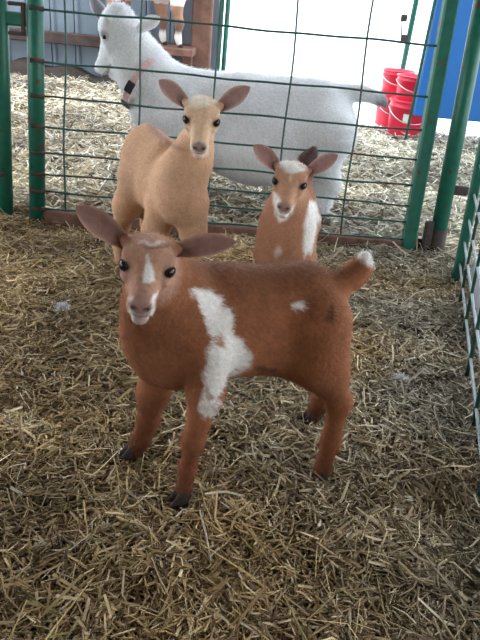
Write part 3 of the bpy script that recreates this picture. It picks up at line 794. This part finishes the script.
# ------------------------------------------------------------------ green wire gate between the pens
LEAN = math.radians(10); PSL = 0.026
EX = unit([1, PSL, 0]); EZ = np.array([0, math.sin(LEAN), math.cos(LEAN)]); EN = unit(np.cross(EX, EZ))
PO = np.array([0, 2.307, 0.0])
def panel_xy(x, y):
    d = ray(x, y); n = np.cross(EX, EZ); p = CAM + d * (((PO - CAM) @ n) / (d @ n)); q = p - PO
    z = q[2] / EZ[2]; return q[0] / EX[0], z
def PP(a, b, n=0.0): return PO + EX * a + EZ * b + EN * n      # n > 0 points away from the pen or towards it
if EN[1] > 0: EN = -EN                                           # EN points at the photographer
TOPH = 1.25
gate = empty('wire_gate', PO)
def gbar(a, b0, b1, wd, dp, nm, mt, par, bev=0.006):
    m_ = MB(); m_.box(PP(a, (b0 + b1) / 2), (wd, dp, b1 - b0), np.array([EX, -EN, EZ]), bev); return m_.build(nm, MAT[mt], par)
def gtube(a, b0, b1, r, nm, mt, par):
    m_ = MB(); m_.tube([PP(a, b0), PP(a, b1)], r, 16); return m_.build(nm, MAT[mt], par, True)
xl = panel_xy(36.5, 120)[0]; xr = panel_xy(429, 125)[0]
gtube(xl, -0.03, TOPH, 0.030, 'post', 'green', gate)
gbar(xr, -0.06, TOPH, 0.050, 0.045, 'post', 'green', gate)
m_ = MB(); m_.tube([PP(xl, TOPH), PP(xr, TOPH)], 0.024, 14); m_.build('top_rail', MAT['green'], gate, True)
m_ = MB(); m_.box(PP((xl + xr) / 2, 0.012, -0.0), (xr - xl - 0.05, 0.035, 0.062), np.array([EX, -EN, EZ]), 0.006); m_.build('bottom_rail', MAT['rust'], gate)
hs = [panel_xy(37, 126)[1], panel_xy(37, 152.5)[1], panel_xy(37, 173)[1], panel_xy(37, 190.5)[1], panel_xy(37, 208)[1]]
hs = [0.75 + 0.17 * 2, 0.75 + 0.17, 0.75, 0.578, 0.458] + hs
for b in hs:
    n = 24; xs_ = np.linspace(xl, xr, n); wob = 0.0022 * np.sin(xs_ * 9 + b * 31) + 0.0012 * np.sin(xs_ * 23 + b * 57)
    m_ = MB(); m_.tube([PP(a, b + wv * (0.4 if i in (0, n-1) else 1), 0.004) for i, (a, wv) in enumerate(zip(xs_, wob))], 0.0042, 6); m_.build('wire', MAT['wire'], gate, True)
    m_ = MB(); m_.tube([PP(xl - 0.012, b, 0.030), PP(xl + 0.034, b, 0.012)], 0.009, 8); m_.build('weld', MAT['rustdark'], gate, True)
for a in (-0.72, -0.447, -0.17, 0.10, 0.362):
    n = 16; zs = np.linspace(0.03, TOPH, n)
    m_ = MB(); m_.tube([PP(a + 0.004 * math.sin(z * 11 + a * 7), z, -0.004) for z in zs], 0.0040, 6); m_.build('wire', MAT['wire'], gate, True)
tag(gate, 'green wire mesh gate with rusty bottom rail across the back of the pen', 'gate')

# panel post at the far left, with its latch plate
a0 = panel_xy(3, 120)[0]
lp = empty('fence_post', PP(a0, 0))
m_ = MB(); m_.tube([PP(a0, -0.04), PP(a0, TOPH)], 0.029, 16); m_.build('post', MAT['green'], lp, True)
b0 = panel_xy(15, 19)[1]
m_ = MB(); m_.box(PP(a0 + 0.055, b0, 0.0), (0.075, 0.03, 0.045), np.array([EX, -EN, EZ]), 0.005); m_.build('latch_bar', MAT['green'], lp)
m_ = MB()
for (da, db, sx, sz) in ((0.085, 0.0, 0.014, 0.10), (0.062, 0.048, 0.06, 0.012), (0.062, -0.048, 0.06, 0.012)):
    m_.box(PP(a0 + da, b0 + db, 0.012), (sx, 0.012, sz), np.array([EX, -EN, EZ]), 0.002)
m_.build('latch_bracket', MAT['rustdark'], lp)
b0 = panel_xy(3, 173)[1]
m_ = MB(); m_.tube([PP(a0, b0, 0.026), PP(a0, b0, 0.042)], 0.011, 10); m_.build('bolt', MAT['rustdark'], lp, True)
tag(lp, 'round green fence post with latch at the left edge of the photo', 'post')

# second round post right of the gate
a1 = panel_xy(454, 150)[0]
p2 = empty('fence_post', PP(a1, 0))
m_ = MB(); m_.tube([PP(a1, -0.06), PP(a1, TOPH)], 0.030, 16); m_.build('post', MAT['green'], p2, True)
m_ = MB(); m_.tube([PP(a1, -0.06), PP(a1, 0.10)], 0.034, 12); m_.build('sleeve', MAT['rustdark'], p2, True)
b0 = panel_xy(452, 190)[1]
m_ = MB(); m_.box(PP(a1 + 0.05, b0, -0.01), (0.07, 0.03, 0.035), np.array([EX, -EN, EZ]), 0.004); m_.build('hinge', MAT['rustdark'], p2)
tag(p2, 'round green post just right of the gate, beside the corner', 'post')
# stub of the hinge bracket between the two posts
a2 = panel_xy(426, 240)[0]
hb = empty('hinge_bracket', PP(a2, 0))
m_ = MB(); m_.box(PP(a2, 0.055, 0.01), (0.032, 0.03, 0.15), np.array([EX, -EN, EZ]), 0.005); m_.build('pin', MAT['rustdark'], hb)
m_ = MB(); m_.box(PP(a2, 0.03, -0.012), (0.12, 0.012, 0.05), np.array([EX, -EN, EZ]), 0.003); m_.build('plate', MAT['rustdark'], hb)
tag(hb, 'short dark iron hinge stub low between the two right posts', 'bracket')

# side panel of the pen along the right edge
c0 = G(457, 276); c1 = G(473, 440)
sv = unit(c1 - c0); SL = 1.55
side = empty('side_panel', c0); sn = unit(np.cross(sv, (0, 0, 1)))
upv = EZ
m_ = MB(); m_.box(c0 + upv * 0.55, (0.034, 0.034, 1.25), np.array([unit(np.cross(sv, upv)), sv, upv]), 0.005); m_.build('post', MAT['green'], side)
for b in (0.05, 0.13, 0.21, 0.30, 0.40, 0.52, 0.66, 0.82, 1.0, 1.15):
    m_ = MB(); m_.tube([c0 + upv * b, c0 + sv * SL + upv * b], 0.0042 if b < 1.1 else 0.02, 8); m_.build('wire', MAT['galv' if b < 1.1 else 'green'], side, True)
for k in range(1, 7):
    q = c0 + sv * SL * k / 6.5
    m_ = MB(); m_.tube([q + upv * 0.0, q + upv * 1.15], 0.0050, 8); m_.build('wire', MAT['wire'], side, True)
tag(side, 'green wire side panel running towards us along the right edge', 'fence')
bp = c0 + sv * 0.75; sb = MB(); sb.box(bp + np.array([0.06, 0, 0.03]), (0.03, 1.5, 0.11), np.array([sn, sv, (0, 0, 1)]), 0.004)
tag(sb.build('kick_board', MAT['pale']), 'pale weathered board lying along the foot of the side panel', 'board')

# ------------------------------------------------------------------ things beyond the gate
def bucket(c, r, h, label, sticker=True):
    root = empty('bucket', c); c = np.asarray(c, float)
    m_ = MB(); m_.lathe([(0.001, 0), (r * 0.86, 0), (r * 0.88, 0.006), (r * 0.98, h * 0.80), (r * 1.02, h * 0.80), (r * 1.02, h * 0.84), (r * 0.985, h * 0.84), (r * 1.0, h * 0.96), (r * 1.06, h * 0.96), (r * 1.06, h), (r * 0.97, h), (r * 0.84, 0.01), (0.001, 0.01)], c)
    m_.build('shell', MAT['red'], root, True)
    hd = [c + np.array([r * 1.07 * math.cos(t), -r * 1.08 * math.sin(t) * 0.98, h * 0.82 - h * 0.42 * math.sin(t)]) for t in np.linspace(0.05, math.pi - 0.05, 18)]
    m_ = MB(); m_.tube(hd, 0.004, 6); m_.build('handle', MAT['steel'], root, True)
    if sticker:
        m_ = MB(); V = []; F = []; ts = np.linspace(-2.05, -1.70, 6)
        for t in ts:
            for z in (0.40, 0.66): V.append(c + np.array([r * (0.88 + 0.1 * z + 0.02) * math.cos(t), r * (0.88 + 0.1 * z + 0.02) * math.sin(t), h * z]))
        V += [v * 1.0 + np.array([0, 0.004, 0]) for v in V]
        for i in range(5): F += [(2*i, 2*i+2, 2*i+3, 2*i+1), (12+2*i, 12+2*i+1, 12+2*i+3, 12+2*i+2)]
        m_.add(V, F); m_.build('sticker', MAT['white'], root)
    return tag(root, label, 'bucket', 'red buckets outside')
B1 = G(405, 134); sB = 0.152
bucket(B1, sB, 0.245, 'lower red bucket with a pale sticker, standing beside the blue panel')
bucket(B1 + np.array([0.0, 0.0, 0.247]), sB * 0.88, 0.165, 'upper red bucket standing on the one with the sticker', False)
B2 = G(389, 125)
bucket(B2, sB * 0.86, 0.245, 'lower red bucket in the left stack, next to the goat tail', False)
bucket(B2 + np.array([0, 0, 0.247]), sB * 0.80, 0.165, 'upper red bucket in the left stack, next to the goat tail', False)

# blue plastic panel
pb = G(452, 119, 0.10); YB = 4.55
lx = A(424, 60, YB)[0]; bz = A(440, 118, YB)[2]
blue = empty('blue_panel', (lx + 0.8, YB, bz))
m_ = MB(); m_.box((lx + 0.8, YB, bz + 0.85), (1.6, 0.04, 1.7), None, 0.008); m_.build('sheet', MAT['blue'], blue)
m_ = MB(); m_.tube([(lx - 0.015, YB, -0.05), (lx - 0.005, YB, bz + 1.7)], 0.010, 12); m_.build('post', MAT['green'], blue, True)
m_ = MB(); m_.tube([(lx + 1.6, YB, -0.05), (lx + 1.6, YB, bz + 1.7)], 0.02, 12); m_.build('post', MAT['green'], blue, True)
tag(blue, 'bright blue plastic panel hung upright behind the right posts', 'panel')

# slim green posts far behind
def slim(xt, yt, Y, r, label, lat=False, two=True):
    p = A(xt, yt, Y); root = empty('slim_post', (p[0], p[1], -0.05))
    for dx in ((0, 0.055) if two else (0,)):
        m_ = MB(); m_.tube([(p[0] + dx, p[1], -0.05), (p[0] + dx + 0.02, p[1] + 0.02, 2.2)], r, 12); m_.build('tube', MAT['green'], root, True)
    if lat:
        for zz in (18, 38):
            q = A(404, zz, Y); m_ = MB(); m_.box(q, (0.05, 0.03, 0.05), None, 0.004); m_.build('latch', MAT['rustdark'], root)
        q0 = A(402, 18, Y); q1 = A(401, 38, Y); m_ = MB(); m_.tube([q0, q1], 0.008, 8); m_.build('latch_rod', MAT['steel'], root, True)
    tag(root, label, 'post')
slim(219, 40, 6.2, 0.022, 'pair of slim green posts beside the brown wooden post')
slim(404, 60, 5.6, 0.022, 'slim green post with latch rising behind the red buckets', True, False)

# ledge and the goat standing on it
lq = A(172, 46, 5.95); ledge = empty('ledge', (lq[0], 6.05, 0))
m_ = MB(); m_.box((lq[0] - 0.18, 6.06, lq[2] - 0.04), (0.75, 0.40, 0.06), None, 0.006); m_.build('plank', MAT['wood'], ledge)
for dx in (-0.48, 0.12):
    m_ = MB(); m_.box((lq[0] + dx, 6.12, (lq[2] - 0.07) / 2 - 0.03), (0.09, 0.09, lq[2] - 0.01), None, 0.006); m_.build('leg', MAT['wood'], ledge)
tag(ledge, 'brown wooden ledge against the metal wall under the brown goat', 'ledge')
def goat_brown():
    S = SDF(); Y0 = 6.02; z0 = lq[2] - 0.005; xr_ = lq[0] + 0.03
    B = lambda x_, z_, y_=0.0: np.array([xr_ + x_, Y0 + y_, z0 + z_])
    S.ell(B(-0.30, 0.48), (0.32, 0.13, 0.14), None, 0.06)
    S.ell(B(-0.08, 0.50), (0.14, 0.11, 0.15), None, 0.06)
    S.ell(B(-0.55, 0.50), (0.14, 0.12, 0.14), None, 0.06)
    S.chain([(B(-0.02, 0.54), 0.10), (B(0.10, 0.72), 0.075), (B(0.16, 0.84), 0.06)], 0.05)
    fr = dict(o=B(0.20, 0.88), n=unit([0.8, 0, -0.6]), s=np.array([0, 1.0, 0]), u=unit([0.6, 0, 0.8])); sc = 1.5
    add_head(S, fr, sc, 1.15); hv = []
    for (x_, y_, hind) in ((0.02, -0.07, 0), (-0.14, 0.07, 0), (-0.56, -0.075, 1), (-0.50, 0.075, 1)):
        S.chain([(B(x_, 0.42, y_), 0.075), (B(x_ - (0.02 if not hind else -0.02), 0.31, y_), 0.048), (B(x_ + (0.01 if not hind else -0.05), 0.19, y_), 0.034), (B(x_, 0.08, y_), 0.024), (B(x_ + 0.01, 0.035, y_), 0.028)], 0.04)
        hv.append((B(x_ + 0.02, 0, y_), (1, 0), 0.034))
    S.chain([(B(-0.68, 0.58), 0.03), (B(-0.75, 0.62), 0.02)], 0.03)
    base = np.array([0.36, 0.20, 0.135])
    def paint(V, N):
        C = np.tile(base, (len(V), 1)) * (1 + 0.3 * noise3(V, 9))[:, None]; z = V[:, 2] - z0
        C = blend(C, sstep(z - 0.40 + 0.06 * noise3(V, 12), 0.06) * (z > 0.33), (0.74, 0.68, 0.64))
        C = blend(C, sstep(z - 0.11, 0.05), (0.72, 0.68, 0.66)); C = blend(C, sstep(np.abs(z - 0.17) - 0.05, 0.03) * 0.7, (0.10, 0.06, 0.055))
        return face_marks(V, C, fr, sc, (0.2, 0.12, 0.1), (0.1, 0.06, 0.05), 1.15)
    ec = dict(inner=PINK, outer=base, rim=base)
    ears = [dict(geo=(H(fr, sc, -0.03, q * 0.036, 0.02), H(fr, sc, -0.06, q * 0.12, 0.05), 0.07, fr['n']), **ec) for q in (-1, 1)]
    r, b = make_goat('goat', (xr_ - 0.3, Y0), S, 0.011, paint, ears, fr, sc, hv, fur_n=0)
    r.location.z = 0
    tag(r, 'brown goat with pale belly on the wooden ledge, cut off by the top edge', 'goat')
goat_brown()

# ------------------------------------------------------------------ straw
def straw_mesh(name, XY, ln, wd, lift, z0, palette, pw, tilt, prism=True, bend=0.12):
    n = len(XY); th = rng.random(n) * 2 * math.pi
    tl = rng.normal(size=n) * tilt
    d = np.stack([np.cos(th) * np.cos(tl), np.sin(th) * np.cos(tl), np.sin(tl)], -1)
    c = np.stack([-np.sin(th), np.cos(th), np.zeros(n)], -1); u = np.cross(d, c)
    rl = rng.random(n) * 2 * math.pi
    a = np.cos(rl)[:, None] * c + np.sin(rl)[:, None] * u; b = -np.sin(rl)[:, None] * c + np.cos(rl)[:, None] * u
    P = np.stack([XY[:, 0], XY[:, 1], height(XY[:, 0], XY[:, 1]) + z0 + lift + np.abs(np.sin(tl)) * ln * 0.42], -1)
    bd = (rng.normal(size=n) * bend * ln)[:, None] * c + (rng.normal(size=n) * bend * 0.3 * ln)[:, None] * np.array([0, 0, 1.])
    rings = []
    for t in (-0.5, 0.0, 0.5):
        q = P + d * (ln * t)[:, None] + bd * (1 - 4 * t * t)
        w_ = wd * (0.9 if t else 1.0)
        if prism:
            for ang in (0, 2.1, 4.2): rings.append(q + (np.cos(ang) * a * 0.6 + np.sin(ang) * b * 0.35) * w_[:, None])
        else:
            rings.append(q - a * (w_ / 2)[:, None]); rings.append(q + a * (w_ / 2)[:, None])
    m_ = 3 if prism else 2
    V = np.stack(rings, 1).reshape(-1, 3); K = 3 * m_; base = np.arange(n) * K; Q = []
    for i in range(2):
        for j in range(m_ if prism else 1):
            j2 = (j + 1) % m_
            Q.append(np.stack([base + i*m_ + j, base + i*m_ + j2, base + (i+1)*m_ + j2, base + (i+1)*m_ + j], -1))
    pal = np.array(palette); ci = rng.choice(len(pal), n, p=np.array(pw) / sum(pw))
    cl = pal[ci] * (0.72 + 0.56 * rng.random(n))[:, None]
    big = noise3(P, 2.2) + 0.6 * noise3(P, 6.0)
    dirt_shade = np.clip((1.02 - P[:, 1]) / 0.35 + 1.6 * noise3(P, 5.0), 0, 1) * 0.5          # foreground shade painted into the straw colour, mixed with random dirty patches
    cl = cl * (1 - dirt_shade)[:, None] + cl * np.array([0.50, 0.44, 0.36]) * dirt_shade[:, None]
    cl = cl * np.clip(1 + 0.75 * big, 0.45, 1.5)[:, None]                # cleaner and dirtier patches of bedding
    gr = np.clip((P[:, 0] - 0.05) * 1.1 + 1.2 * noise3(P, 4.0), 0, 0.75)[:, None]   # greyer hay towards the right
    cl = cl * (1 - gr) + (cl.mean(1, keepdims=True) * np.array([1.0, 0.98, 0.84])) * gr
    return V, np.concatenate(Q), np.repeat(cl, K, 0)
def scatter(n, y0, y1, fx, power=1.0):
    y = y0 + (y1 - y0) * rng.random(n) ** power
    x = (rng.random(n) * 2 - 1) * (fx[0] + fx[1] * y)
    return np.stack([x, y], -1)
PAL = [(0.62, 0.48, 0.28), (0.50, 0.36, 0.19), (0.32, 0.22, 0.125), (0.78, 0.66, 0.44), (0.40, 0.34, 0.16), (0.16, 0.105, 0.06), (0.66, 0.60, 0.50)]
PW = [26, 24, 16, 12, 10, 8, 5]
def join(parts):
    off = 0; Vs, Qs, Cs = [], [], []
    for v, q, c in parts: Vs.append(v); Qs.append(q + off); Cs.append(c); off += len(v)
    return np_mesh('straw', np.concatenate(Vs), np.concatenate(Qs), None, np.concatenate(Cs))
def stuff(o, label):
    o['label'] = label; o['category'] = 'straw'; o['kind'] = 'stuff'
PEN = (0.28, 2.36, (0.70, 0.36), 1.2)
parts = []
XY = scatter(125000, *PEN); n = len(XY)      # chopped straw
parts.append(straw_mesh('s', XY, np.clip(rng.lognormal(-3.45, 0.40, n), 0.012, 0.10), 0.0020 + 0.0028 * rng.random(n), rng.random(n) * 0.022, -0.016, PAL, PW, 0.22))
XY = scatter(32000, *PEN); n = len(XY)      # broad flat blades
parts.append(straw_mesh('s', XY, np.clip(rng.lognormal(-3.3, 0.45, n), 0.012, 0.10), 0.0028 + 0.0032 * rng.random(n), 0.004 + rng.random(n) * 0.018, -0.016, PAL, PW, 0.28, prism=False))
XY = scatter(900, 0.35, 2.30, (0.35, 0.42)); n = len(XY)              # long stalks
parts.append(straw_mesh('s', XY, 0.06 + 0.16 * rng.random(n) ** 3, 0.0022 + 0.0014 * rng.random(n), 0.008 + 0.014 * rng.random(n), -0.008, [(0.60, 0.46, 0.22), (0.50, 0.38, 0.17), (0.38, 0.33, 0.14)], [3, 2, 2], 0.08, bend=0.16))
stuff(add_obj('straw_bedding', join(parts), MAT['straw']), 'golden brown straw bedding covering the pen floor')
XY = scatter(65000, 2.36, 6.0, (0.3, 0.5), 1.2); XY = XY[(XY[:, 1] < 5.05) | (XY[:, 0] < -0.3)]; XY = XY[XY[:, 0] < 2.9]; n = len(XY)
PAL2 = [(0.68, 0.60, 0.45), (0.56, 0.48, 0.35), (0.40, 0.34, 0.25), (0.82, 0.77, 0.64), (0.24, 0.20, 0.16), (0.76, 0.75, 0.73)]
stuff(add_obj('outer_straw', join([straw_mesh('s', XY, np.clip(rng.lognormal(-2.85, 0.4, n), 0.025, 0.16), 0.004 + 0.0045 * rng.random(n), rng.random(n) * 0.03, -0.02, PAL2, [24, 22, 14, 16, 10, 8], 0.24, prism=False)]), MAT['straw']), 'pale dry straw covering the yard behind the gate')
# dark earth along the foot of the metal wall
db = MB(); V = []; F = []; xs_ = np.linspace(-4.2, -0.45, 60)
for x_ in xs_:
    hh = 0.06 + 0.03 * math.sin(x_ * 5.1) + 0.03 * math.sin(x_ * 13.0)
    V += [(x_, WY - 0.45 - 0.1 * math.sin(x_ * 4), -0.03), (x_, WY - 0.22, hh * 0.75), (x_, WY - 0.02, hh), (x_, WY - 0.02, -0.03)]
for i in range(len(xs_) - 1):
    for j in range(3): F.append((4*i+j, 4*i+4+j, 4*i+5+j, 4*i+1+j))
db.add(V, F); struct(db.build('trim_3', MAT['dirt_shade'], None, True), 'bank of dark earth along the foot of the metal wall')

# small tufts of white down lying on the straw
def tuft(px, r, label, nb, stretch=1.0):
    p = G(px[0], px[1], 0.020); p[2] += height(p[0], p[1]); m_ = MB(); root_ = p
    for k in range(nb):
        t = rng.random() * 2 * math.pi; e = rng.random() * 1.5; L_ = r * (0.55 + 0.5 * rng.random())
        d = np.array([math.cos(t) * math.cos(e) * stretch, math.sin(t) * math.cos(e), math.sin(e) * 0.75])
        t2 = rng.random() * 6.3; cv = np.array([math.cos(t2), math.sin(t2), rng.random()]) * r * 0.22
        m_.tube([p + d * L_ * 0.1, p + d * L_ * 0.5 + cv * 0.6, p + d * L_ + cv * 0.2], [r * 0.045, r * 0.06, r * 0.012], 3, False)
    o = m_.build('down_tuft', MAT['fluff'], None, True)
    return tag(o, label, 'feather')
tuft((63, 312), 0.026, 'small fluffy white down tuft on the straw left of the near kid', 420)
tuft((399, 381), 0.018, 'white feathery sliver on the straw right of the near kid', 110, 1.8)
